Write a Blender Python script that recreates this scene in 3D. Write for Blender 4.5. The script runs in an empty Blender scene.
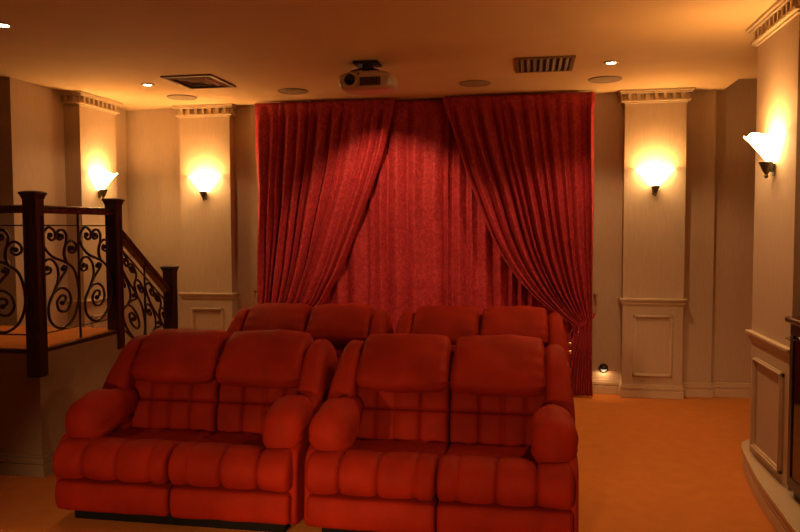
import bpy, bmesh, math, random
from mathutils import Vector, Matrix, noise
random.seed(7)
scene = bpy.context.scene
COL = scene.collection
PI = math.pi

# ------------------------------------------------------------------ materials
def mat(name, color, rough=0.6, metal=0.0, sheen=0.0, sheen_tint=(1, 1, 1, 1), spec=0.5,
        noise_scale=None, noise_amt=0.12, bump=0.0, bump_scale=200, emit=None, emit_strength=0.0, stretch=None):
    m = bpy.data.materials.new(name); m.use_nodes = True
    nt = m.node_tree; b = nt.nodes['Principled BSDF']
    b.inputs['Base Color'].default_value = (*color, 1)
    b.inputs['Roughness'].default_value = rough
    b.inputs['Metallic'].default_value = metal
    b.inputs['Specular IOR Level'].default_value = spec
    if sheen:
        b.inputs['Sheen Weight'].default_value = sheen
        b.inputs['Sheen Roughness'].default_value = 0.35
        b.inputs['Sheen Tint'].default_value = sheen_tint
    tc = nt.nodes.new('ShaderNodeTexCoord')
    src = tc.outputs['Object']
    if stretch:
        mp = nt.nodes.new('ShaderNodeMapping'); mp.inputs['Scale'].default_value = stretch
        nt.links.new(src, mp.inputs['Vector']); src = mp.outputs['Vector']
    if noise_scale:
        n = nt.nodes.new('ShaderNodeTexNoise'); n.inputs['Scale'].default_value = noise_scale
        n.inputs['Detail'].default_value = 4
        nt.links.new(src, n.inputs['Vector'])
        r = nt.nodes.new('ShaderNodeValToRGB')
        r.color_ramp.elements[0].position = 0.3; r.color_ramp.elements[1].position = 0.7
        r.color_ramp.elements[0].color = (*[c * (1 - noise_amt) for c in color], 1)
        r.color_ramp.elements[1].color = (*[min(1, c * (1 + noise_amt)) for c in color], 1)
        nt.links.new(n.outputs['Fac'], r.inputs['Fac'])
        nt.links.new(r.outputs['Color'], b.inputs['Base Color'])
    if bump:
        n2 = nt.nodes.new('ShaderNodeTexNoise'); n2.inputs['Scale'].default_value = bump_scale
        n2.inputs['Detail'].default_value = 3
        nt.links.new(src, n2.inputs['Vector'])
        bp = nt.nodes.new('ShaderNodeBump'); bp.inputs['Strength'].default_value = bump
        bp.inputs['Distance'].default_value = 0.004
        nt.links.new(n2.outputs['Fac'], bp.inputs['Height'])
        nt.links.new(bp.outputs['Normal'], b.inputs['Normal'])
    if emit:
        b.inputs['Emission Color'].default_value = (*emit, 1)
        b.inputs['Emission Strength'].default_value = emit_strength
    return m

M = {}
M['wall'] = mat('wallpaper', (0.50, 0.385, 0.275), 0.75, noise_scale=60, noise_amt=0.05, bump=0.25, bump_scale=260, stretch=(1, 1, 0.15))
M['trim'] = mat('painted_trim', (0.57, 0.45, 0.31), 0.45, noise_scale=20, noise_amt=0.03)
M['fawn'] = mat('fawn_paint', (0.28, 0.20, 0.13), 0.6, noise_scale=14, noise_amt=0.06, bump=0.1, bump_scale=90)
M['ceiling'] = mat('ceiling_paint', (0.68, 0.50, 0.27), 0.8, noise_scale=3, noise_amt=0.03, bump=0.08, bump_scale=120)
M['carpet'] = mat('carpet', (0.60, 0.215, 0.05), 0.95, noise_scale=9, noise_amt=0.05, bump=0.9, bump_scale=330, spec=0.1)
M['velvet'] = mat('red_velvet', (0.255, 0.0135, 0.003), 0.7, sheen=0.05, sheen_tint=(1, 0.12, 0.05, 1), spec=0.12,
                  noise_scale=5, noise_amt=0.18, bump=0.35, bump_scale=150)
M['base'] = mat('black_base', (0.010, 0.008, 0.007), 0.9, spec=0.1, noise_scale=20)
M['wood'] = mat('dark_mahogany', (0.036, 0.014, 0.010), 0.34, noise_scale=14, noise_amt=0.4, stretch=(6, 6, 0.6))
M['rail_wood'] = mat('polished_mahogany', (0.060, 0.022, 0.012), 0.22, noise_scale=14, noise_amt=0.3)
M['iron'] = mat('wrought_iron', (0.055, 0.038, 0.022), 0.38, metal=0.7, noise_scale=40, noise_amt=0.3)
M['bronze'] = mat('aged_bronze', (0.13, 0.12, 0.075), 0.4, metal=0.8, noise_scale=30, noise_amt=0.3)
M['brass'] = mat('brass', (0.75, 0.55, 0.25), 0.22, metal=1.0)
M['chrome'] = mat('chrome', (0.75, 0.75, 0.75), 0.15, metal=1.0)
M['silver'] = mat('silver_plastic', (0.62, 0.58, 0.50), 0.33, metal=0.45, noise_scale=60, noise_amt=0.03)
M['black'] = mat('black_plastic', (0.015, 0.014, 0.014), 0.4, noise_scale=30)
M['lens'] = mat('lens_glass', (0.005, 0.006, 0.01), 0.05, spec=0.8)
M['grey'] = mat('grey_grille', (0.16, 0.12, 0.11), 0.5, noise_scale=30)
M['vent'] = mat('vent_metal', (0.20, 0.11, 0.055), 0.5, noise_scale=30, noise_amt=0.1)
M['louvre'] = mat('vent_louvre', (0.12, 0.06, 0.03), 0.6, noise_scale=30)
M['ventdark'] = mat('vent_duct', (0.10, 0.05, 0.03), 0.8, noise_scale=10)
M['mesh'] = mat('speaker_mesh', (0.34, 0.27, 0.19), 0.8, noise_scale=300, noise_amt=0.3, bump=0.5, bump_scale=500)
M['cabinet'] = mat('cabinet_black', (0.014, 0.012, 0.012), 0.3, noise_scale=20)
M['smoked'] = mat('smoked_glass', (0.008, 0.008, 0.01), 0.06, spec=0.7)
M['lamp'] = mat('lamp_glow', (1, 0.9, 0.7), 0.5, emit=(1.0, 0.80, 0.50), emit_strength=40)
M['steplamp'] = mat('step_lamp_glow', (0.3, 0.28, 0.24), 0.5, emit=(1.0, 0.85, 0.6), emit_strength=0.3)
M['shade'] = mat('frosted_glass_lit', (0.95, 0.85, 0.62), 0.5, emit=(1.0, 0.60, 0.22), emit_strength=30.0)

def curtain_mat():
    m = mat('red_brocade', (0.50, 0.04, 0.055), 0.55, sheen=0.1, sheen_tint=(1, 0.25, 0.2, 1), spec=0.25)
    nt = m.node_tree; b = nt.nodes['Principled BSDF']
    tc = nt.nodes.new('ShaderNodeTexCoord')
    n = nt.nodes.new('ShaderNodeTexNoise'); n.inputs['Scale'].default_value = 16; n.inputs['Detail'].default_value = 5
    n.inputs['Distortion'].default_value = 2.5
    nt.links.new(tc.outputs['Object'], n.inputs['Vector'])
    r = nt.nodes.new('ShaderNodeValToRGB')
    r.color_ramp.elements[0].position = 0.42; r.color_ramp.elements[1].position = 0.6
    r.color_ramp.elements[0].color = (0.34, 0.026, 0.042, 1); r.color_ramp.elements[1].color = (0.50, 0.048, 0.068, 1)
    nt.links.new(n.outputs['Fac'], r.inputs['Fac']); nt.links.new(r.outputs['Color'], b.inputs['Base Color'])
    return m
M['curtain'] = curtain_mat()

# ------------------------------------------------------------------ mesh builder
class MB:
    def __init__(s): s.v = []; s.f = []
    def add(s, vs, fs):
        o = len(s.v); s.v += [tuple(p) for p in vs]; s.f += [tuple(i + o for i in f) for f in fs]; return s
    def box(s, x0, x1, y0, y1, z0, z1):
        vs = [(x0, y0, z0), (x1, y0, z0), (x1, y1, z0), (x0, y1, z0), (x0, y0, z1), (x1, y0, z1), (x1, y1, z1), (x0, y1, z1)]
        return s.add(vs, [(0, 3, 2, 1), (4, 5, 6, 7), (0, 1, 5, 4), (1, 2, 6, 5), (2, 3, 7, 6), (3, 0, 4, 7)])
    def frustum(s, cx, cy, a0, b0, z0, a1, b1, z1):
        vs = [(cx - a0, cy - b0, z0), (cx + a0, cy - b0, z0), (cx + a0, cy + b0, z0), (cx - a0, cy + b0, z0),
              (cx - a1, cy - b1, z1), (cx + a1, cy - b1, z1), (cx + a1, cy + b1, z1), (cx - a1, cy + b1, z1)]
        return s.add(vs, [(0, 3, 2, 1), (4, 5, 6, 7), (0, 1, 5, 4), (1, 2, 6, 5), (2, 3, 7, 6), (3, 0, 4, 7)])
    def prism(s, poly, z0, z1):            # poly in plan, CCW
        n = len(poly)
        vs = [(x, y, z0) for x, y in poly] + [(x, y, z1) for x, y in poly]
        fs = [tuple(reversed(range(n))), tuple(range(n, 2 * n))]
        fs += [(i, (i + 1) % n, n + (i + 1) % n, n + i) for i in range(n)]
        return s.add(vs, fs)
    def hexa(s, p):                        # 8 points, bottom 4 then top 4
        return s.add(p, [(0, 3, 2, 1), (4, 5, 6, 7), (0, 1, 5, 4), (1, 2, 6, 5), (2, 3, 7, 6), (3, 0, 4, 7)])
    def tube(s, path, r, n=8, caps=True):
        pts = [Vector(p) for p in path]; rings = []
        up = None
        for i, p in enumerate(pts):
            t = (pts[min(i + 1, len(pts) - 1)] - pts[max(i - 1, 0)]).normalized()
            if up is None:
                up = Vector((0, 0, 1)) if abs(t.z) < 0.9 else Vector((1, 0, 0))
            a = t.cross(up)
            if a.length < 1e-4: a = t.orthogonal()
            a.normalize(); b = a.cross(t).normalized(); up = b
            rr = r(i / (len(pts) - 1)) if callable(r) else r
            rings.append([p + a * rr * math.cos(2 * PI * k / n) + b * rr * math.sin(2 * PI * k / n) for k in range(n)])
        return s.rings(rings, caps)
    def rings(s, rings, caps=True, closed=True):
        n = len(rings[0]); vs = [p for r in rings for p in r]; fs = []
        m = n if closed else n - 1
        for i in range(len(rings) - 1):
            for k in range(m):
                fs.append((i * n + k, i * n + (k + 1) % n, (i + 1) * n + (k + 1) % n, (i + 1) * n + k))
        if caps:
            fs.append(tuple(reversed(range(n)))); fs.append(tuple(range((len(rings) - 1) * n, len(rings) * n)))
        return s.add(vs, fs)
    def lathe(s, prof, c, n=32, axis='z'):
        rings = []
        for r, h in prof:
            ring = []
            for k in range(n):
                a = 2 * PI * k / n; p = (r * math.cos(a), r * math.sin(a), h)
                if axis == 'y': p = (p[0], p[2], p[1])
                if axis == 'x': p = (p[2], p[0], p[1])
                ring.append((c[0] + p[0], c[1] + p[1], c[2] + p[2]))
            rings.append(ring)
        return s.rings(rings)
    def ball(s, c, r, n=12, sx=1, sy=1, sz=1):
        rings = []
        for i in range(1, n):
            t = PI * i / n
            rings.append([(c[0] + sx * r * math.sin(t) * math.cos(2 * PI * k / n), c[1] + sy * r * math.sin(t) * math.sin(2 * PI * k / n), c[2] - sz * r * math.cos(t)) for k in range(n)])
        return s.rings(rings)
    def build(s, name, m, parent=None, smooth=False, bevel=0, seg=2, solid=0, sub=0, loc=None, angle=40):
        me = bpy.data.meshes.new(name); me.from_pydata(s.v, [], s.f); me.update()
        bm = bmesh.new(); bm.from_mesh(me); bmesh.ops.recalc_face_normals(bm, faces=bm.faces[:]); bm.to_mesh(me); bm.free()
        me.materials.append(m)
        o = bpy.data.objects.new(name, me); COL.objects.link(o)
        if parent: o.parent = parent
        if loc: o.location = loc
        if solid:
            md = o.modifiers.new('solid', 'SOLIDIFY'); md.thickness = solid; md.offset = 0
        if bevel:
            md = o.modifiers.new('bevel', 'BEVEL'); md.width = bevel; md.segments = seg; md.limit_method = 'ANGLE'; md.angle_limit = math.radians(35)
        if sub:
            md = o.modifiers.new('sub', 'SUBSURF'); md.levels = sub; md.render_levels = sub
        if smooth or bevel:
            for p in me.polygons: p.use_smooth = True
            me.update()
            if not smooth or angle < 180:
                try: me.set_sharp_from_angle(angle=math.radians(angle))
                except Exception: pass
        return o

def tag(o, label, cat, group=None, kind=None):
    o['label'] = label; o['category'] = cat
    if group: o['group'] = group
    if kind: o['kind'] = kind
    return o
def empty(name, loc):
    o = bpy.data.objects.new(name, None); COL.objects.link(o); o.location = loc; o.empty_display_size = 0.1; return o
def copy_tree(o, parent=None):
    c = o.copy(); COL.objects.link(c)
    if parent: c.parent = parent
    for ch in list(o.children): copy_tree(ch, c)
    return c
def struct(o, label=None, cat=None):
    o['kind'] = 'structure'
    if label: o['label'] = label
    if cat: o['category'] = cat
    return o
def catmull(pts, n=8, closed=False):
    P = [Vector(p) for p in pts]; out = []; L = len(P)
    rng = range(L) if closed else range(L - 1)
    for i in rng:
        g = (lambda k: P[k % L]) if closed else (lambda k: P[max(0, min(L - 1, k))])
        p0, p1, p2, p3 = g(i - 1), g(i), g(i + 1), g(i + 2)
        for j in range(n):
            t = j / n
            out.append(0.5 * ((2 * p1) + (p2 - p0) * t + (2 * p0 - 5 * p1 + 4 * p2 - p3) * t * t + (3 * p1 - p0 - 3 * p2 + p3) * t ** 3))
    if not closed: out.append(P[-1])
    return out
def lerp_table(tab, x):
    if x <= tab[0][0]: return tab[0][1]
    for (a, va), (b, vb) in zip(tab, tab[1:]):
        if x <= b: return va + (vb - va) * (x - a) / (b - a)
    return tab[-1][1]
def smooth_table(tab, x):                 # monotone-ish cubic through the table
    if x <= tab[0][0]: return tab[0][1]
    if x >= tab[-1][0]: return tab[-1][1]
    for i in range(len(tab) - 1):
        if x <= tab[i + 1][0]:
            x0, y0 = tab[i]; x1, y1 = tab[i + 1]
            xm, ym = tab[i - 1] if i > 0 else (2 * x0 - x1, 2 * y0 - y1)
            xp, yp = tab[i + 2] if i + 2 < len(tab) else (2 * x1 - x0, 2 * y1 - y0)
            m0 = (y1 - ym) / (x1 - xm); m1 = (yp - y0) / (xp - x0); h = x1 - x0; t = (x - x0) / h
            return (2 * t ** 3 - 3 * t * t + 1) * y0 + (t ** 3 - 2 * t * t + t) * h * m0 + (-2 * t ** 3 + 3 * t * t) * y1 + (t ** 3 - t * t) * h * m1
def sstep(a, b, x):
    t = max(0, min(1, (x - a) / (b - a))); return t * t * (3 - 2 * t)

# ------------------------------------------------------------------ room shell
H = 3.0
fl = MB().box(-6.2, 3.4, -1.7, 7.95, -0.15, 0).build('floor', M['carpet']); struct(fl)
ce = MB().box(-6.2, 1.82, -1.7, 7.95, H, 3.25).box(1.82, 3.4, -1.7, 7.95, 3.1, 3.25).build('ceiling', M['ceiling']); struct(ce)
wb = MB().prism([(-4.7, 7.95), (-4.7, 7.64), (-4.05, 7.64), (-4.05, 7.60), (1.75, 7.60), (1.75, 7.645), (3.4, 7.645), (3.4, 7.95)], 0, 3.15).build('wall_back', M['wall']); struct(wb)
wl = MB().box(-4.75, -4.47, 5.78, 7.95, 0, H).box(-4.75, -4.47, -1.7, 4.55, 0, H).build('wall_left', M['wall']); struct(wl)
MB().box(-6.2, -6.0, -1.7, 7.95, 0, H).box(-6.0, -4.75, 4.2, 4.35, 0, H).box(-6.0, -4.75, 5.9, 6.05, 0, H).build('wall_hallway', M['fawn'])
struct(bpy.data.objects['wall_hallway'])
wr = MB().prism([(1.90, -1.7), (3.4, -1.7), (3.4, 5.22), (1.55, 5.22), (1.55, 4.52), (1.90, 4.52)], 0, 3.12).build('wall_right', M['wall']); struct(wr)
struct(MB().box(3.2, 3.4, 5.22, 7.7, 0, 3.12).build('wall_alcove', M['wall']))
struct(MB().box(-6.2, 3.4, -1.9, -1.7, 0, 3.2).build('wall_front', M['fawn']))

# baseboards: a stepped moulding run along straight lines (a -> b, outward normal n)
def mould_run(mb, a, b, n, steps):
    for (d0, d1, z0, z1) in steps:
        p = [(a[0] + n[0] * d0, a[1] + n[1] * d0), (b[0] + n[0] * d0, b[1] + n[1] * d0), (b[0] + n[0] * d1, b[1] + n[1] * d1), (a[0] + n[0] * d1, a[1] + n[1] * d1)]
        mb.prism(p, z0, z1)
BASE = [(0, 0.020, 0, 0.085), (0, 0.012, 0.085, 0.095), (0, 0.020, 0.095, 0.125), (0, 0.012, 0.125, 0.145)]
b = MB()
mould_run(b, (-4.05, 7.60), (1.75, 7.60), (0, -1), BASE)
mould_run(b, (-4.45, 7.64), (-4.05, 7.64), (0, -1), BASE)
mould_run(b, (1.775, 7.645), (3.2, 7.645), (0, -1), BASE)
mould_run(b, (1.75, 7.58), (1.75, 7.645), (1, 0), BASE)
struct(b.build('baseboard_back', M['trim'], bevel=0.003))

# ------------------------------------------------------------------ columns
def column(x0, x1, y0, y1, side, label, zbase=0.0, mirror_y=False):
    """pilaster; side = direction of the front face, (0,-1) back wall or (+-1,0) side walls"""
    cx, cy = (x0 + x1) / 2, (y0 + y1) / 2
    root = empty('column', (cx, cy, zbase)); struct(root, label, 'column')
    loc = Vector((-cx, -cy, -zbase))
    def sh(mb): mb.v = [(p[0] - cx, p[1] - cy, p[2] - zbase) for p in mb.v]; return mb
    def around(e0, z0, z1, mb, e1=None):     # a block wider than the shaft by e on all sides
        mb.box(x0 - e0, x1 + e0, y0 - e0, y1 + e0, z0, z1)
    m = MB().box(x0, x1, y0, y1, zbase, H); sh(m).build('shaft', M['wall'], root)
    m = MB(); around(0.014, zbase, zbase + 0.075, m); around(0.006, zbase + 0.075, zbase + 0.085, m); around(0.014, zbase + 0.085, zbase + 0.115, m); around(0.007, zbase + 0.115, zbase + 0.132, m)
    if zbase == 0: sh(m).build('plinth', M['trim'], root, bevel=0.003)
    m = MB(); around(0.034, 0.962, 0.982, m); around(0.026, 0.95, 0.962, m); around(0.016, 0.925, 0.95, m); around(0.009, 0.912, 0.925, m)
    sh(m).build('chair_rail', M['trim'], root, bevel=0.004)
    m = MB(); around(0.062, 2.978, 2.999, m); around(0.046, 2.962, 2.978, m); around(0.002, 2.9, 2.962, m); around(0.036, 2.886, 2.904, m); around(0.012, 2.872, 2.884, m)
    # dentils on the front and both returns
    def dentils(a0, a1, axis, c, d):
        n = max(2, int(round((a1 - a0) / 0.078)))
        for i in range(n):
            s0 = a0 + (a1 - a0) * (i + 0.30) / n; s1 = a0 + (a1 - a0) * (i + 0.70) / n
            lo, hi = min(c, c + d), max(c, c + d)
            if axis == 'x': m.box(s0, s1, lo, hi, 2.904, 2.962)
            else: m.box(lo, hi, s0, s1, 2.904, 2.962)
    if side[1]:
        dentils(x0, x1, 'x', y0, -0.034)
        dentils(y0, y1, 'y', x0, -0.034); dentils(y0, y1, 'y', x1, 0.034)
    else:
        c = x0 if side[0] < 0 else x1
        dentils(y0, y1, 'y', c, 0.034 * side[0]); dentils(x0, x1, 'x', y0, -0.034); dentils(x0, x1, 'x', y1, 0.034)
    sh(m).build('cornice', M['trim'], root, bevel=0.003)
    # picture-frame moulding on the front face
    m = MB()
    z0, z1 = 0.215, 0.82
    if side[1]: a0, a1 = x0 + 0.10, x1 - 0.10
    else: a0, a1 = y0 + 0.10, y1 - 0.10
    def strip(s0, s1, q0, q1, d):
        if side[1]: m.box(s0, s1, y0 - d, y0, q0, q1)
        elif side[0] < 0: m.box(x0 - d, x0, s0, s1, q0, q1)
        else: m.box(x1, x1 + d, s0, s1, q0, q1)
    for off, w, d in ((0, 0.028, 0.018), (0.006, 0.012, 0.028)):
        strip(a0 + off, a1 - off, z1 - off - w, z1 - off, d); strip(a0 + off, a1 - off, z0 + off, z0 + off + w, d)
        strip(a0 + off, a0 + off + w, z0 + off, z1 - off, d); strip(a1 - off - w, a1 - off, z0 + off, z1 - off, d)
    sh(m).build('panel_moulding', M['trim'], root, bevel=0.003)
    return root
column(0.887, 1.456, 7.48, 7.60, (0, -1), 'tan wall pilaster right of the red curtains, step light beside its foot')
column(-3.749, -3.179, 7.48, 7.60, (0, -1), 'tan wall pilaster left of the red curtains, behind the stair foot')
column(-4.47, -4.30, 6.52, 7.14, (1, 0), 'tan wall pilaster on the side wall behind the iron railing')
column(1.468, 1.56, 4.51, 5.28, (-1, 0), 'large tan pilaster by the black cabinet on the curved stage', zbase=0.155)

# ------------------------------------------------------------------ curved low stage on the right
edge = [(1.60, 5.62), (1.50, 5.52), (1.452, 5.38), (1.405, 5.06), (1.358, 4.65), (1.337, 4.27), (1.318, 3.9), (1.305, 3.4), (1.30, 2.6), (1.31, 1.8), (1.35, 0.8), (1.42, -0.4), (1.5, -1.7)]
edge = [(p.x, p.y) for p in catmull([(x, y, 0) for x, y in edge], 6)]
def stage_poly(off): return [(x + off, y) for x, y in edge] + [(1.9, -1.7), (1.9, 5.22), (1.9, 5.62)]
m = MB()
for z0, z1, off in ((0, 0.070, 0.004), (0.070, 0.080, 0.014), (0.080, 0.118, 0.002), (0.118, 0.128, 0.014), (0.128, 0.155, -0.006)):
    m.prism(stage_poly(off), z0, z1)
st = m.build('stage', M['trim'], bevel=0.004)
struct(st, 'low curved cream stage edge running under the black cabinet', 'stage')

# ------------------------------------------------------------------ black cabinet on the stage
cab = empty('media_cabinet', (1.66, 4.0, 0.155))
tag(cab, 'black cabinet with brown wooden top standing on the curved stage', 'cabinet')
MB().box(-0.205, 0.22, -0.44, 0.445, 0.05, 0.985).build('body', M['cabinet'], cab, bevel=0.004)
MB().box(-0.245, 0.225, -0.47, 0.475, 0.985, 1.02).build('top', M['rail_wood'], cab, bevel=0.012, seg=4)
MB().box(-0.19, 0.20, -0.42, 0.425, 0, 0.05).build('plinth', M['black'], cab)
for k, (a0, a1) in enumerate(((-0.435, -0.002), (0.002, 0.435))):
    m = MB()
    for q in ((a0, a1, 0.06, 0.12), (a0, a1, 0.92, 0.98), (a0, a0 + 0.05, 0.12, 0.92), (a1 - 0.05, a1, 0.12, 0.92)):
        m.box(-0.225, -0.206, q[0], q[1], q[2], q[3])
    d = m.build('door', M['cabinet'], cab, bevel=0.003)
    MB().box(-0.218, -0.210, a0 + 0.05, a1 - 0.05, 0.12, 0.92).build('glass_pane', M['smoked'], d)
    s = a1 - 0.05 if k else a0 + 0.05
    h = MB().tube([(-0.225, s - 0.04, 0.90), (-0.25, s - 0.04, 0.90), (-0.25, s + 0.03, 0.90), (-0.225, s + 0.03, 0.90)], 0.006).build('handle', M['chrome'], d)
    h['label'] = 'chrome handle'

# ------------------------------------------------------------------ raised platform and steps on the left
m = MB()
m.box(-4.47, -3.26, 4.42, 5.45, 0, 0.862)
for k in range(1, 5):
    m.box(-4.47, -3.26, 5.45 + 0.25 * (k - 1), 5.45 + 0.25 * k, 0, 0.87 - 0.174 * k - 0.008)
m.box(-4.47, -3.249, 4.406, 5.45, 0.68, 0.845)
plat = empty('platform', (-3.8, 4.9, 0)); struct(plat, 'raised brown landing with carpeted steps behind the iron railing', 'platform')
def shp(mb): mb.v = [(p[0] + 3.8, p[1] - 4.9, p[2]) for p in mb.v]; return mb
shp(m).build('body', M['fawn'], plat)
m = MB().box(-4.47, -3.26, 4.42, 5.45, 0.862, 0.874)
for k in range(1, 5):
    z = 0.87 - 0.174 * k; m.box(-4.47, -3.26, 5.45 + 0.25 * (k - 1), 5.45 + 0.25 * k + 0.015, z - 0.008, z + 0.004)
shp(m).build('carpet', M['carpet'], plat)
m = MB().box(-4.47, -3.243, 4.398, 4.42, 0.842, 0.872).box(-3.26, -3.243, 4.42, 5.45, 0.842, 0.872)
shp(m).build('nosing', M['wood'], plat, bevel=0.006)
m = MB()
mould_run(m, (-4.47, 4.42), (-3.26, 4.42), (0, -1), BASE); mould_run(m, (-3.26, 4.40), (-3.26, 6.44), (1, 0), BASE)
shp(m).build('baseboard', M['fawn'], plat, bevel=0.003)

# ------------------------------------------------------------------ iron railing
rl = empty('stair_railing', (-3.285, 4.435, 0.68))
tag(rl, 'dark wooden railing with black wrought iron scrolls around the raised landing', 'railing')
RO = Vector((-3.285, 4.435, 0.68))
def shr(mb): mb.v = [(p[0] - RO.x, p[1] - RO.y, p[2] - RO.z) for p in mb.v]; return mb
def newel(cx, cy, z0, z1, w=0.044):
    m = MB().box(cx - w, cx + w, cy - w, cy + w, z0, z1 - 0.03)
    # raised frame giving the routed panel on each face
    for sx, sy in ((0, -1), (0, 1), (1, 0), (-1, 0)):
        zz0, zz1 = max(z0 + 0.1, z1 - 0.95), z1 - 0.16
        for a0, a1, q0, q1 in ((-w, -w + 0.022, zz0, zz1), (w - 0.022, w, zz0, zz1), (-w, w, zz1, z1 - 0.05), (-w, w, z0, zz0)):
            if sy: lo, hi = sorted((cy + sy * w, cy + sy * (w + 0.006))); m.box(cx + a0, cx + a1, lo, hi, q0, q1)
            else: lo, hi = sorted((cx + sx * w, cx + sx * (w + 0.006))); m.box(lo, hi, cy + a0, cy + a1, q0, q1)
    p = shr(m).build('newel_post', M['wood'], rl, bevel=0.002)
    m = MB().frustum(cx, cy, w + 0.004, w + 0.004, z1 - 0.055, w + 0.016, w + 0.016, z1 - 0.02)
    m.box(cx - w - 0.02, cx + w + 0.02, cy - w - 0.02, cy + w + 0.02, z1 - 0.02, z1 - 0.004)
    m.frustum(cx, cy, w + 0.02, w + 0.02, z1 - 0.004, w - 0.01, w - 0.01, z1 + 0.006)
    shr(m).build('post_cap', M['wood'], p, bevel=0.003)
newel(-3.285, 4.435, 0.685, 1.93); newel(-3.285, 5.40, 0.72, 1.92); newel(-3.285, 6.31, 0.178, 1.335)
def rail(a, b, w=0.034, h=0.055):
    a, b = Vector(a), Vector(b); t = (b - a).normalized(); side = t.cross(Vector((0, 0, 1))).normalized(); up = side.cross(t)
    prof = [(-w, -h), (w, -h), (w, -h * 0.55), (w * 0.8, -h * 0.45), (w * 1.05, -h * 0.2), (w * 0.8, 0), (-w * 0.8, 0), (-w * 1.05, -h * 0.2), (-w * 0.8, -h * 0.45), (-w, -h * 0.55)]
    m = MB().rings([[p + side * u + up * v for u, v in prof] for p in (a, b)])
    shr(m).build('handrail', M['rail_wood'], rl, bevel=0.004)
rail((-3.285, 4.50, 1.842), (-3.285, 5.355, 1.842)); rail((-4.47, 4.435, 1.842), (-3.345, 4.435, 1.842)); rail((-3.285, 5.445, 1.70), (-3.285, 6.265, 1.137))
SC = [[(276, 534), (290, 522), (287, 505), (270, 503), (254, 530), (264, 566), (294, 570), (314, 535), (305, 490), (276, 468), (243, 485), (220, 535), (222, 595), (248, 634), (288, 640), (332, 594), (351, 505), (336, 405), (300, 362), (240, 330), (207, 287), (199, 245), (224, 205), (250, 222), (252, 250), (238, 260), (225, 248), (232, 236)],
      [(221, 528), (245, 475), (262, 425), (258, 375), (235, 342), (210, 346), (199, 375), (208, 401), (229, 396), (230, 378), (217, 377)],
      [(300, 362), (290, 320), (298, 270), (300, 240), (288, 218), (270, 218), (258, 238), (268, 258), (285, 250), (281, 236), (271, 240)],
      [(300, 362), (288, 325), (295, 285), (318, 264), (340, 278), (342, 305), (325, 318), (310, 306), (314, 291), (326, 297)],
      [(245, 475), (270, 430), (294, 396), (298, 379), (286, 374), (283, 388)]]
def scroll_panel(f):
    """f(u, v) -> world point of the panel, u across 0..1, v up 0..1"""
    m = MB()
    for pl in SC:
        pts = catmull([(x, y, 0) for x, y in pl], 6)
        path = [f((p.x - 197) / 153, (647 - p.y) / 447) for p in pts]
        m.tube(path, 0.0098, 7)
    for ex, ey in ((276, 534), (232, 238), (217, 378), (271, 240), (325, 297), (283, 386)):
        m.ball(f((ex - 197) / 153, (647 - ey) / 447), 0.019, 9)
    return shr(m).build('scroll_panel', M['iron'], rl, smooth=True)
def bar(a, b, r=0.0065):
    shr(MB().tube([a, b], r, 8)).build('iron_bar', M['iron'], rl, smooth=True)
zt, zb = 1.705, 0.965
bar((-3.285, 4.51, zt), (-3.285, 5.355, zt), 0.005); bar((-3.285, 4.51, zb), (-3.285, 5.355, zb), 0.005)
for y0, y1 in ((4.51, 4.915), (4.935, 5.34)):
    scroll_panel(lambda u, v, a=y0, c=y1: (-3.285, a + (c - a) * u, zb + 0.005 + (zt - zb - 0.01) * v))
bar((-3.285, 4.925, zb - 0.09), (-3.285, 4.925, 1.79), 0.009)
bar((-4.47, 4.435, zt), (-3.345, 4.435, zt), 0.005); bar((-4.47, 4.435, zb), (-3.345, 4.435, zb), 0.005)
for x0 in (-4.10, -3.73):
    scroll_panel(lambda u, v, a=x0: (a + 0.01 + 0.355 * u, 4.435, zb + 0.005 + (zt - zb - 0.01) * v))
    bar((x0, 4.435, zb - 0.09), (x0, 4.435, 1.79), 0.009)
sl = (1.137 - 1.70) / (6.265 - 5.445)
def rz(y): return 1.70 + sl * (y - 5.445)
bar((-3.285, 5.445, rz(5.445) - 0.15), (-3.285, 6.265, rz(6.265) - 0.15), 0.007); bar((-3.285, 5.445, rz(5.445) - 0.80), (-3.285, 6.265, rz(6.265) - 0.80), 0.008)
for y0, y1 in ((5.455, 5.845), (5.865, 6.255)):
    scroll_panel(lambda u, v, a=y0, c=y1: (-3.285, a + (c - a) * u, rz(a + (c - a) * u) - 0.795 + 0.64 * v))
bar((-3.285, 5.855, rz(5.855) - 0.84), (-3.285, 5.855, rz(5.855) - 0.05), 0.009)

# ------------------------------------------------------------------ sofas
def loft(prof, stations, axis, inset, warp=None, n=6, amp=0.004, seed=0.0, scale=None):
    """closed (p, q) profile lofted along an axis ('x' or 'y'); inset(s, k, P) pushes the skin inward"""
    P = catmull([(a, b_, 0) for a, b_ in prof], n, closed=True)
    L = len(P); N = []
    area = sum(P[i].x * P[(i + 1) % L].y - P[(i + 1) % L].x * P[i].y for i in range(L))
    sg = 1 if area > 0 else -1
    for i in range(L):
        t = P[(i + 1) % L] - P[i - 1]; N.append(Vector((-t.y, t.x, 0)).normalized() * sg)     # inward
    c = sum(P, Vector()) / L
    rings = []
    for s in stations:
        ring = []
        sc_ = scale(s) if scale else 1.0
        for i in range(L):
            d = inset(s, i, P[i])
            nz = noise.noise(Vector((P[i].x * 7, P[i].y * 7, s * 7 + seed))) * amp
            dc = (c - P[i]).length
            q = P[i] + N[i] * min(d + nz, dc * 0.93)
            if scale: q = c + (q - c) * sc_
            ring.append((s, q.x, q.y) if axis == 'x' else (q.x, s, q.y))
        if warp: ring = [warp(*p) for p in ring]
        rings.append(ring)
    return MB().rings(rings)
def ends(s, a, b_, r):
    e = min(s - a, b_ - s)
    if e >= r: return 0.0
    return r * (1 - math.sqrt(max(0, 1 - (1 - e / r) ** 2)))
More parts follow.
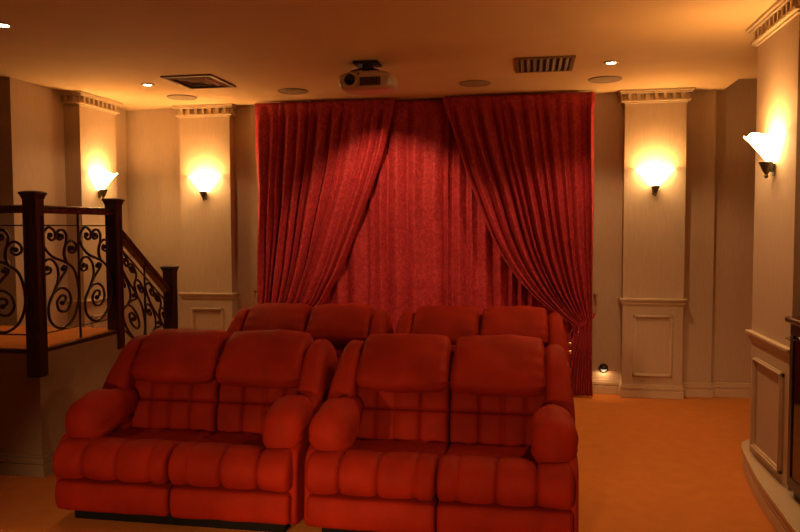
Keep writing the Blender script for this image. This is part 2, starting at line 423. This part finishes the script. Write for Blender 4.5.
def stations(a, b_, n, r):
    out = []
    for i in range(n + 1):
        out.append(a + (b_ - a) * i / n)
    for k in range(1, 7):
        d = r * (1 - math.cos(k * PI / 14)); out += [a + d, b_ - d]
    return sorted(set(round(v, 5) for v in out))
def channels(x, seams, depth, p=4):
    for a, c in zip(seams, seams[1:]):
        if a <= x <= c:
            s = abs(2 * (x - a) / (c - a) - 1); return depth * (0.42 * s ** p + 0.58 * s ** 26)
    return 0

def make_sofa():
    r = empty('recliner_sofa', (0, 0, 0))
    V = M['velvet']
    def deep(pf): return [(y + 0.085 * sstep(0.3, 0.6, y), z) for y, z in pf]
    MB().box(-0.64, 0.64, 0.10, 0.90, 0, 0.085).build('base', M['base'], r, bevel=0.008)
    for k, (a, c) in enumerate(((-0.695, -0.004), (0.004, 0.695))):
        pf = [(0.0, 0.10), (-0.012, 0.165), (0.0, 0.232), (0.035, 0.252), (0.13, 0.25), (0.14, 0.165), (0.13, 0.085), (0.035, 0.08)]
        loft(pf, stations(a, c, 30, 0.03), 'x', lambda s, i, p: ends(s, a, c, 0.03), amp=0.006, seed=k * 9).build('footrest', V, r, smooth=True)
    for k, (a, c) in enumerate(((-0.702, -0.002), (0.002, 0.702))):
        sg = -1 if k == 0 else 1
        seams = sorted([a, c] + [sg * q for q in (0.105, 0.31, 0.515)])
        pf = [(-0.028, 0.345), (-0.012, 0.415), (0.045, 0.462), (0.13, 0.472), (0.21, 0.455), (0.33, 0.422), (0.48, 0.402), (0.62, 0.395), (0.66, 0.33), (0.60, 0.27), (0.3, 0.265), (0.05, 0.262), (-0.005, 0.285)]
        def ins(s, i, p):
            f = 1 - sstep(0.14, 0.34, p.x)
            top = f if p.y > 0.3 or p.x < 0.05 else 0
            cr = 0.010 * math.exp(-((p.x - 0.25) / 0.02) ** 2) * (p.y > 0.35)
            return ends(s, a, c, 0.035) + channels(s, seams, 0.034, 5) * top + channels(s, seams, 0.006) * (1 - top) * (p.y > .35) + cr
        loft(deep(pf), stations(a, c, 64, 0.035), 'x', ins, amp=0.007, seed=3 + k * 5).build('seat_cushion', V, r, smooth=True)
    for k, (a, c) in enumerate(((-0.59, -0.002), (0.002, 0.59))):
        seams = [a + (c - a) * q for q in ((0, 0.24, 0.46, 0.70, 1.0) if k == 0 else (0, 0.30, 0.54, 0.76, 1.0))]
        pf = [(0.545, 0.37), (0.535, 0.45), (0.545, 0.53), (0.560, 0.60), (0.585, 0.68), (0.64, 0.76), (0.72, 0.78), (0.77, 0.68), (0.73, 0.5), (0.69, 0.37), (0.62, 0.34)]
        rows = [0.36, 0.585, 0.78]
        def ins(s, i, p):
            fr = 1 if p.x < 0.715 else 0
            return ends(s, a, c, 0.03) + fr * (channels(s, seams, 0.040, 4) + channels(p.y, rows, 0.040, 4))
        loft(deep(pf), stations(a, c, 64, 0.03), 'x', ins, n=9, amp=0.006, seed=11 + k * 5).build('tufted_back', V, r, smooth=True)
    for k, (a, c) in enumerate(((-0.572, -0.004), (0.004, 0.572))):
        pf = [(0.530, 0.705), (0.508, 0.755), (0.530, 0.825), (0.595, 0.91), (0.69, 0.985), (0.78, 1.012), (0.87, 0.99), (0.93, 0.90), (0.92, 0.78), (0.83, 0.71), (0.70, 0.70), (0.58, 0.680)]
        def ins(s, i, p):
            wr_ = 0.006 * math.exp(-((min(s - a, c - s)) / 0.06)) * math.sin(p.y * 95 + k * 2)
            mid = abs(2 * (s - a) / (c - a) - 1)
            return ends(s, a, c, 0.055) + wr_ + 0.020 * mid ** 3 + 0.05 * sstep(0.9, 1.0, mid) * sstep(0.85, 1.0, p.y)
        loft(deep(pf), stations(a, c, 48, 0.055), 'x', ins, n=8, amp=0.010, seed=21 + k * 6).build('headrest', V, r, smooth=True)
    for sgn in (-1, 1):
        a, c = 0.562, 0.730
        pf = [(0.44, 0.40), (0.42, 0.54), (0.46, 0.68), (0.545, 0.82), (0.63, 0.91), (0.73, 0.953), (0.86, 0.945), (0.95, 0.86), (1.0, 0.6), (0.99, 0.3), (0.93, 0.10), (0.7, 0.09), (0.5, 0.16), (0.45, 0.28)]
        def wp(x, y, z):
            t = sstep(0.60, 1.0, z); return (sgn * (x - 0.05 * t * (x - 0.56) / 0.18), y, z)
        loft(deep(pf), stations(a, c, 14, 0.06), 'x', lambda s, i, p: ends(s, a, c, 0.06), warp=wp, amp=0.008, seed=31 + sgn).build('wing', V, r, smooth=True)
        a2, c2 = 0.660, 0.724
        pf = [(0.06, 0.07), (0.05, 0.25), (0.07, 0.44), (0.2, 0.50), (0.45, 0.50), (0.6, 0.44), (0.62, 0.2), (0.58, 0.06), (0.3, 0.055)]
        loft(pf, stations(a2, c2, 8, 0.025), 'x', lambda s, i, p: ends(s, a2, c2, 0.025), warp=lambda x, y, z: (sgn * x, y, z), amp=0.004).build('side_panel', V, r, smooth=True)
        # padded arm, a fat pillow that tapers back into the wing
        pf = [(0.478, 0.52), (0.482, 0.595), (0.525, 0.655), (0.60, 0.682), (0.675, 0.660), (0.715, 0.60), (0.722, 0.53), (0.70, 0.455), (0.64, 0.415), (0.56, 0.41), (0.497, 0.45)]
        ya, yb, rn = 0.10, 0.62, 0.10
        def ins(s, i, p):
            pl = 0.004 * math.sin(i * 1.1) * math.exp(-((s - ya - 0.09) / 0.05) ** 2) * (p.y < 0.55)
            return pl + 0.045 * sstep(0.28, 0.62, s)
        def scl(s):
            e = (s - ya) / rn
            return 1.0 if e >= 1 else max(0.05, (1 - (1 - e) ** 2.4) ** 0.5)
        loft(pf, sorted(set([ya + rn * (1 - math.cos(q * PI / 28)) for q in range(15)] + [ya + rn + (yb - ya - rn) * q / 16 for q in range(17)])), 'y', ins,
             warp=lambda x, y, z: (sgn * (x + 0.010 * sstep(0.28, 0.1, y)), y, z + 0.035 * sstep(0.10, 0.34, y) - 0.005), n=8, amp=0.010, seed=40 + sgn, scale=scl).build('arm_pillow', V, r, smooth=True)
    pf = [(0.88, 0.10), (0.88, 0.85), (0.93, 0.90), (0.99, 0.84), (1.02, 0.5), (1.0, 0.12), (0.94, 0.08)]
    loft(deep(pf), stations(-0.6, 0.6, 20, 0.04), 'x', lambda s, i, p: ends(s, -0.6, 0.6, 0.04)).build('back_panel', V, r, smooth=True)
    return r
proto = make_sofa()
SOFAS = [(-1.966, 3.70, 'red velvet recliner loveseat in the front row, beside the raised landing'),
         (-0.480, 3.70, 'red velvet recliner loveseat in the front row, beside the open orange carpet'),
         (-1.92, 5.42, 'red recliner loveseat in the back row nearer the stairs, only its headrests showing'),
         (-0.425, 5.42, 'red recliner loveseat in the back row nearer the gathered right curtain')]
for k, (x, y, lab) in enumerate(SOFAS):
    o = proto if k == 0 else copy_tree(proto)
    o.location = (x, y, 0); tag(o, lab, 'sofa', 'red velvet loveseats')

# ------------------------------------------------------------------ curtains
def drape(name, label, y0, xin, xout, nf, zs, amp, seed, tie=None, parent=None, z_top=2.985):
    """xin, xout: tables z -> X of the inner and outer edge"""
    rnd = random.Random(seed)
    nu, nv = nf * 14, 90
    ph = [0]
    for i in range(nf): ph.append(ph[-1] + rnd.uniform(0.5, 1.6))
    tot = ph[-1]
    am = [rnd.uniform(0.3, 1.3) for _ in range(nf + 2)]
    rings = []
    for j in range(nv + 1):
        z = zs + (z_top - zs) * j / nv
        xi, xo = smooth_table(xin, z), smooth_table(xout, z)
        w = abs(xo - xi)
        head = sstep(2.80, 2.90, z)
        A = amp * (0.75 + 0.25 * (1 - (z - zs) / (z_top - zs)))
        A *= (1 - 0.72 * head)
        if tie is not None:
            A *= 0.55 + 0.45 * sstep(0, 0.35, abs(z - tie))
            A *= min(1.0, 0.35 + w / 1.1)
        ring = []
        for i in range(nu + 1):
            u = i / nu; f = u * nf; k = int(min(f, nf - 1)); fr = f - k
            uu = (ph[k] + (ph[k + 1] - ph[k]) * fr) / tot
            a = A * (am[k] * (1 - fr) + am[k + 1] * fr)
            th = 2 * PI * fr
            dy = -a * (2 * abs(math.sin(PI * fr)) ** 0.8 - 1)
            dx = (w / nf) * 0.09 * math.sin(th) * (1 - 0.7 * head) * (1 if xo > xi else -1)
            n3 = noise.noise(Vector((u * nf * 0.7, z * 1.3, seed))) * 0.012 * (1 - head)
            x = xi + (xo - xi) * uu + dx
            ring.append((x + n3, y0 + dy + n3, z))
        rings.append(ring)
    m = MB(); m.rings(rings, caps=False, closed=False)
    return m
CEN = (-1.2, 7.5, 0)
# centre curtain
m = drape('c', '', 7.538, [(0, -2.86), (3, -2.86)], [(0, 0.56), (3, 0.56)], 22, 0.02, 0.046, 5)
o = m.build('curtain', M['curtain'], smooth=True, solid=0.004, angle=180)
tag(o, 'flat red centre curtain hanging straight between the two swept drapes', 'curtain', 'red curtains')
# left swept drape
li = [(0.0, -2.62), (0.45, -2.62), (0.66, -2.60), (0.74, -2.45), (0.866, -2.18), (1.05, -2.055), (1.292, -1.925), (1.97, -1.653), (2.48, -1.48), (3.0, -1.364)]
lo = [(0.0, -2.89), (0.6, -2.87), (0.8, -2.87), (1.3, -2.87), (3.0, -2.865)]
m = drape('l', '', 7.40, li, lo, 13, 0.02, 0.066, 9, tie=0.66)
o = m.build('curtain', M['curtain'], smooth=True, solid=0.004, angle=180)
tag(o, 'red drape swept back towards the stair railing side', 'curtain', 'red curtains')
ri = [(0.0, 0.29), (0.35, 0.33), (0.60, 0.41), (0.72, 0.40), (0.80, 0.27), (1.05, -0.03), (1.453, -0.325), (2.059, -0.58), (2.6, -0.77), (3.0, -0.89)]
ro = [(0.0, 0.61), (0.35, 0.60), (0.72, 0.595), (1.0, 0.60), (3.0, 0.598)]
m = drape('r', '', 7.40, ri, ro, 14, 0.02, 0.07, 14, tie=0.72)
o = m.build('curtain', M['curtain'], smooth=True, solid=0.004, angle=180)
tag(o, 'red drape swept back towards the round black step light', 'curtain', 'red curtains')
def tieback(x_hook, sgn, zt_, x_in, lab):
    t = empty('curtain_tieback', (x_hook, 7.6, 1.0)); tag(t, lab, 'tieback', 'curtain tiebacks')
    MB().lathe([(0.004, 0), (0.016, -0.002), (0.016, -0.008), (0.007, -0.012), (0.007, -0.045), (0.018, -0.05), (0.021, -0.062), (0.012, -0.074), (0.002, -0.076)], (0, 0, 0), 16, 'y').build('hook', M['brass'], t, smooth=True)
    xs = x_in - x_hook
    path = catmull([(0, -0.04, 0), (0.01 * sgn, -0.07, -0.10), (-0.015 * sgn, -0.13, zt_ - 1 + 0.08), (xs * 0.55, -0.205, zt_ - 1 + 0.01), (xs, -0.19, zt_ - 1 - 0.02), (xs * 1.1, -0.12, zt_ - 1 - 0.01), (xs * 0.7, -0.06, zt_ - 1 + 0.02)], 6)
    rings = []
    for p in path: rings.append([p + Vector((0, -0.004, -0.022)), p + Vector((0, -0.004, 0.022)), p + Vector((0, 0.004, 0.022)), p + Vector((0, 0.004, -0.022))])
    MB().rings(rings).build('band', M['curtain'], t, bevel=0.002)
    return t
t = tieback(0.632, 1, 0.73, 0.43, 'brass hook and red band gathering the drape near the step light')
for z in (0.545, 0.465):
    MB().ball((0.375 - 0.632, -0.29, z - 1.0), 0.024, 14).build('bead', M['brass'], t, smooth=True)
MB().tube([(0.43 - 0.632, -0.19, -0.28), (0.375 - 0.632, -0.29, -0.36), (0.375 - 0.632, -0.29, -0.555)], 0.004).build('cord', M['curtain'], t, smooth=True)
tieback(-2.94, -1, 0.68, -2.62, 'brass hook at the curtain edge beside the pilaster near the stair foot')

# ------------------------------------------------------------------ ceiling fittings
def spot(loc, energy, size, col=(1.0, 0.53, 0.22), blend=0.5, parent=None, rot=(0, 0, 0), rad=0.03):
    l = bpy.data.lights.new('spot_or_fill_beam', 'SPOT'); l.energy = energy; l.color = col; l.spot_size = math.radians(size); l.spot_blend = blend; l.shadow_soft_size = rad
    o = bpy.data.objects.new('spot_or_fill_beam', l); COL.objects.link(o); o.location = loc; o.rotation_euler = rot
    return o
def point(loc, energy, col=(1.0, 0.46, 0.14), rad=0.05):
    l = bpy.data.lights.new('lamp_light', 'POINT'); l.energy = energy; l.color = col; l.shadow_soft_size = rad
    o = bpy.data.objects.new('lamp_light', l); COL.objects.link(o); o.location = loc
    return o
def make_downlight():
    r = empty('downlight', (0, 0, 0))
    MB().lathe([(0.040, -0.001), (0.062, -0.001), (0.062, -0.008), (0.044, -0.012), (0.040, -0.008)], (0, 0, 0), 28).build('trim_ring', M['trim'], r, smooth=True, angle=30)
    MB().lathe([(0.040, -0.001), (0.040, -0.007), (0.025, -0.010), (0.002, -0.011)], (0, 0, 0), 24).build('lamp', M['lamp'], r, smooth=True)
    return r
dl = make_downlight()
DL = [((-3.465, 6.30, 3.0), 'lit ceiling downlight beside the square air vent on the stair side'),
      ((0.622, 6.18, 3.0), 'lit ceiling downlight beside the slatted air vent'),
      ((-1.42, 6.24, 3.0), 'lit ceiling downlight tucked behind the hanging projector'),
      ((-3.365, 4.30, 3.0), 'lit ceiling downlight at the corner above the iron railing')]
for k, (p, lab) in enumerate(DL):
    o = dl if k == 0 else copy_tree(dl)
    o.location = p; tag(o, lab, 'downlight', 'ceiling downlights')
DL_E = ((-3.465, 6.30, 24), (0.622, 6.18, 60), (-3.365, 4.30, 14), (0.62, 4.22, 55))
for x, y, e in DL_E:
    spot((x, y, 2.975), e, 132, blend=0.35)

spot((-1.42, 6.24, 2.975), 115, 82, blend=0.55, rot=(math.radians(37), 0, 0))

def make_speaker():
    r = empty('ceiling_speaker', (0, 0, 0))
    MB().lathe([(0.132, -0.001), (0.147, -0.001), (0.147, -0.006), (0.141, -0.010), (0.132, -0.006)], (0, 0, 0), 40).build('rim', M['fawn'], r, smooth=True, angle=30)
    MB().lathe([(0.134, -0.001), (0.134, -0.006), (0.07, -0.009), (0.002, -0.010)], (0, 0, 0), 40).build('grille', M['mesh'], r, smooth=True, angle=30)
    return r
sp = make_speaker()
SPK = [((-3.464, 6.976), 'round ceiling speaker beneath the air vent on the stair side'),
       ((-2.269, 6.881), 'round ceiling speaker between projector and stair side pilaster'),
       ((-0.516, 6.827), 'round ceiling speaker between projector and slatted vent'),
       ((0.639, 6.869), 'round ceiling speaker just behind the downlight beside the slatted vent')]
for k, ((x, y), lab) in enumerate(SPK):
    o = sp if k == 0 else copy_tree(sp)
    o.location = (x, y, 3.0); tag(o, lab, 'speaker', 'round ceiling speakers')

def vent(cx, cy, w, d, lab, kind):
    r = empty('air_vent', (cx, cy, 3.0)); tag(r, lab, 'vent')
    m = MB(); f = 0.035
    for q in ((-w, w, -d, -d + f), (-w, w, d - f, d), (-w, -w + f, -d + f, d - f), (w - f, w, -d + f, d - f)):
        m.box(q[0], q[1], q[2], q[3], -0.014, -0.001)
    m.build('frame', M['vent'], r, bevel=0.004)
    MB().box(-w + f, w - f, -d + f, d - f, -0.003, -0.001).build('duct', M['ventdark'], r)
    if kind == 0:
        n = 8
        for i in range(n):
            x = -w + f + (2 * w - 2 * f) * (i + 0.5) / n
            MB().hexa([(x - 0.016, -d + f, -0.020), (x - 0.012, -d + f, -0.022), (x - 0.012, d - f, -0.022), (x - 0.016, d - f, -0.020),
                       (x + 0.010, -d + f, -0.003), (x + 0.014, -d + f, -0.003), (x + 0.014, d - f, -0.003), (x + 0.010, d - f, -0.003)]).build('louvre', M['louvre'], r)
    else:
        # four-way diffuser: nested frames of sloping blades
        for i in range(3):
            s = 1 - 0.28 * i; a, c = (w - f) * s, (d - f) * s; t = 0.032; zz = -0.022
            m = MB()
            o_ = [(-a, -c), (a, -c), (a, c), (-a, c)]; n_ = [(-a + t, -c + t), (a - t, -c + t), (a - t, c - t), (-a + t, c - t)]
            for k in range(4):
                k2 = (k + 1) % 4
                m.add([(*o_[k], zz + 0.016), (*o_[k2], zz + 0.016), (*n_[k2], zz), (*n_[k], zz)], [(0, 1, 2, 3)])
            m.build('louvre', M['chrome'] if i == 1 else M['vent'], r, solid=0.002)
    return r
vent(-2.94, 6.265, 0.235, 0.275, 'square ceiling air vent above the stair side pilaster', 1)
vent(0.095, 6.14, 0.235, 0.265, 'slatted ceiling air vent above the right swept drape', 0)

# projector
pj = empty('projector', (-1.30, 5.80, 3.0)); tag(pj, 'silver projector hanging from the ceiling with its round lens facing the seats', 'projector')
def superring(y, a, c, cx, cz, n=40, e=3.2):
    out = []
    for k in range(n):
        t = 2 * PI * k / n; ct, st_ = math.cos(t), math.sin(t)
        out.append((cx + a * math.copysign(abs(ct) ** (2 / e), ct), y, cz + c * math.copysign(abs(st_) ** (2 / e), st_)))
    return out
Y0 = -0.10
body = [superring(Y0 + 0.0, 0.175, 0.070, 0, -0.195), superring(Y0 - 0.012 + 0.02, 0.195, 0.086, 0, -0.195), superring(Y0 + 0.04, 0.212, 0.098, 0, -0.195),
        superring(Y0 + 0.12, 0.220, 0.102, 0, -0.19), superring(Y0 + 0.26, 0.218, 0.100, 0, -0.185), superring(Y0 + 0.33, 0.205, 0.085, 0, -0.185), superring(Y0 + 0.35, 0.18, 0.06, 0, -0.185)]
body = [[(x * 1.02, y, -0.076 + (z + 0.092) * 0.80) for x, y, z in r_] for r_ in body]
MB().rings(body).build('body', M['silver'], pj, smooth=True, angle=60)
ln = MB().lathe([(0.040, 0.0), (0.062, 0.0), (0.064, -0.02), (0.060, -0.032), (0.046, -0.034), (0.040, -0.02)], (-0.112, Y0 + 0.012, -0.157), 32, 'y').build('lens_ring', M['silver'], pj, smooth=True, angle=40)
MB().lathe([(0.043, 0.005), (0.043, -0.024), (0.030, -0.030), (0.002, -0.033)], (-0.112, Y0 + 0.012, -0.157), 32, 'y').build('lens', M['lens'], ln, smooth=True)
m = MB()
m.box(-0.035, 0.135, Y0 - 0.004, Y0 + 0.03, -0.206, -0.136)
g = m.build('grille', M['grey'], pj, bevel=0.006)
m = MB()
for i in range(9):
    x = -0.025 + 0.018 * i; m.box(x, x + 0.006, Y0 - 0.008, Y0 - 0.003, -0.201, -0.141)
m.build('grille_slat', M['black'], g)
MB().ball((-0.045, Y0 + 0.0, -0.113), 0.009, 10).build('sensor', M['black'], pj, smooth=True)
m = MB().box(-0.10, 0.10, -0.06, 0.12, -0.022, -0.001)
m.lathe([(0.045, -0.02), (0.045, -0.06), (0.03, -0.07), (0.03, -0.095)], (0, 0.03, 0), 20)
m.tube([(-0.03, 0.0, -0.05), (-0.13, -0.03, -0.082)], 0.010, 8); m.tube([(0.03, 0.0, -0.05), (0.11, -0.03, -0.082)], 0.010, 8)
m.tube([(-0.03, 0.05, -0.05), (-0.13, 0.14, -0.085)], 0.010, 8); m.tube([(0.03, 0.05, -0.05), (0.11, 0.14, -0.085)], 0.010, 8)
m.build('mount', M['black'], pj, bevel=0.003)

# ------------------------------------------------------------------ wall sconces
def make_sconce():
    """hung on a wall behind it (+y); origin at the wall, on the shade axis height"""
    r = empty('wall_sconce', (0, 0, 0))
    # half bowl of frosted glass against the wall, open on top, with a flared rim
    prof = [(0.030, -0.098), (0.050, -0.078), (0.076, -0.045), (0.104, -0.010), (0.132, 0.024), (0.156, 0.050), (0.172, 0.066)]
    inner = [(0.168, 0.072), (0.151, 0.056), (0.126, 0.030), (0.098, -0.004), (0.070, -0.039), (0.044, -0.072), (0.026, -0.090)]
    rings = []
    n = 40
    for rr, h in prof + inner:
        ring = []
        for k in range(n + 1):
            a = PI + PI * k / n; w = sstep(0.09, 0.17, rr)
            q = rr * (1 + 0.04 * w * math.cos(6 * a)); ring.append((q * math.cos(a), -0.004 + 1.0 * q * math.sin(a), h + 0.008 * w * math.cos(6 * a)))
        rings.append(ring)
    MB().rings(rings, caps=False, closed=False).build('glass_shade', M['shade'], r, smooth=True, angle=180)
    m = MB().lathe([(0.002, -0.190), (0.010, -0.186), (0.013, -0.176), (0.008, -0.166), (0.014, -0.158), (0.024, -0.140), (0.034, -0.118), (0.042, -0.100), (0.046, -0.090), (0.03, -0.088)], (0, -0.048, 0), 20)
    m.build('cup', M['bronze'], r, smooth=True, angle=50)
    m = MB().box(-0.022, 0.022, -0.012, -0.001, -0.175, -0.06); m.box(-0.012, 0.012, -0.05, -0.01, -0.15, -0.12)
    m.build('bracket', M['bronze'], r, bevel=0.004)
    return r
sc = make_sconce()
SCN = [((1.171, 7.478, 2.165), 0, 'lit glass wall sconce on the pilaster right of the red curtains', 1.0),
       ((-3.464, 7.478, 2.165), 0, 'lit glass wall sconce on the pilaster left of the red curtains', 1.0),
       ((-4.298, 6.81, 2.165), PI / 2, 'lit glass wall sconce on the side wall above the iron railing', 1.0),
       ((1.466, 4.87, 2.165), -PI / 2, 'lit flared glass wall sconce on the large pilaster by the black cabinet', 1.0)]
for k, (p, rzz, lab, e) in enumerate(SCN):
    o = sc if k == 0 else copy_tree(sc)
    o.location = p; o.rotation_euler = (0, 0, rzz); tag(o, lab, 'wall lamp', 'lit wall sconces')
    q = Matrix.Rotation(rzz, 4, 'Z') @ Vector((0, -0.095, 0.04)); q += Vector(p)
    point(q, 11 * e, rad=0.03)

# round step light by the pilaster foot
sl_ = empty('step_light', (0.722, 7.60, 0.262)); tag(sl_, 'small round black step light on the wall beside the right drape foot', 'step light')
MB().lathe([(0.002, -0.001), (0.047, -0.001), (0.047, -0.014), (0.040, -0.022), (0.002, -0.026)], (0, 0, 0), 28, 'y').build('housing', M['black'], sl_, smooth=True, angle=40)
m = MB(); pts = []
for k in range(13):
    a = PI + PI * k / 12; pts.append((0.031 * math.cos(a), 0.020 * math.sin(a) - 0.008))
vs = [(x, -0.031, z) for x, z in pts] + [(x, -0.020, z) for x, z in pts]; n = len(pts)
m.add(vs, [tuple(range(n)), tuple(range(n, 2 * n))] + [(i, (i + 1) % n, n + (i + 1) % n, n + i) for i in range(n)])
m.build('lens', M['steplamp'], sl_)
MB().ball((0, -0.027, 0.014), 0.007, 10).build('screw', M['chrome'], sl_, smooth=True)
spot((0.722, 7.55, 0.232), 0.9, 165, rot=(math.radians(20), 0, 0), rad=0.02, blend=0.3)

# ------------------------------------------------------------------ unseen fill spots, added to brighten the sofa fronts
for x in (-1.80, -0.42):
    spot((x, 1.2, 0.85), 132, 62, blend=0.45, rot=(math.radians(90 - 24), 0, 0), rad=0.05)

w = bpy.data.worlds.new('World'); scene.world = w; w.use_nodes = True
w.node_tree.nodes['Background'].inputs[0].default_value = (0.02, 0.012, 0.006, 1)

# ------------------------------------------------------------------ camera
cam = bpy.data.cameras.new('Camera'); co = bpy.data.objects.new('Camera', cam); COL.objects.link(co)
cam.sensor_fit = 'HORIZONTAL'; cam.sensor_width = 36; cam.lens = 736.333 / 800 * 36; cam.clip_start = 0.05
A_, TH, RO_ = 0.1766, 0.0518, -0.0035
co.matrix_world = Matrix.Translation((0, 0, 1.6798)) @ Matrix.Rotation(A_, 4, 'Z') @ Matrix.Rotation(PI / 2 - TH, 4, 'X') @ Matrix.Rotation(RO_, 4, 'Z')
scene.camera = co
vs_ = scene.view_settings
scene.display_settings.display_device = 'sRGB'
vs_.view_transform = 'Standard'; vs_.look = 'None'; vs_.gamma = 1; vs_.use_curve_mapping = False
vs_.exposure = 0.0
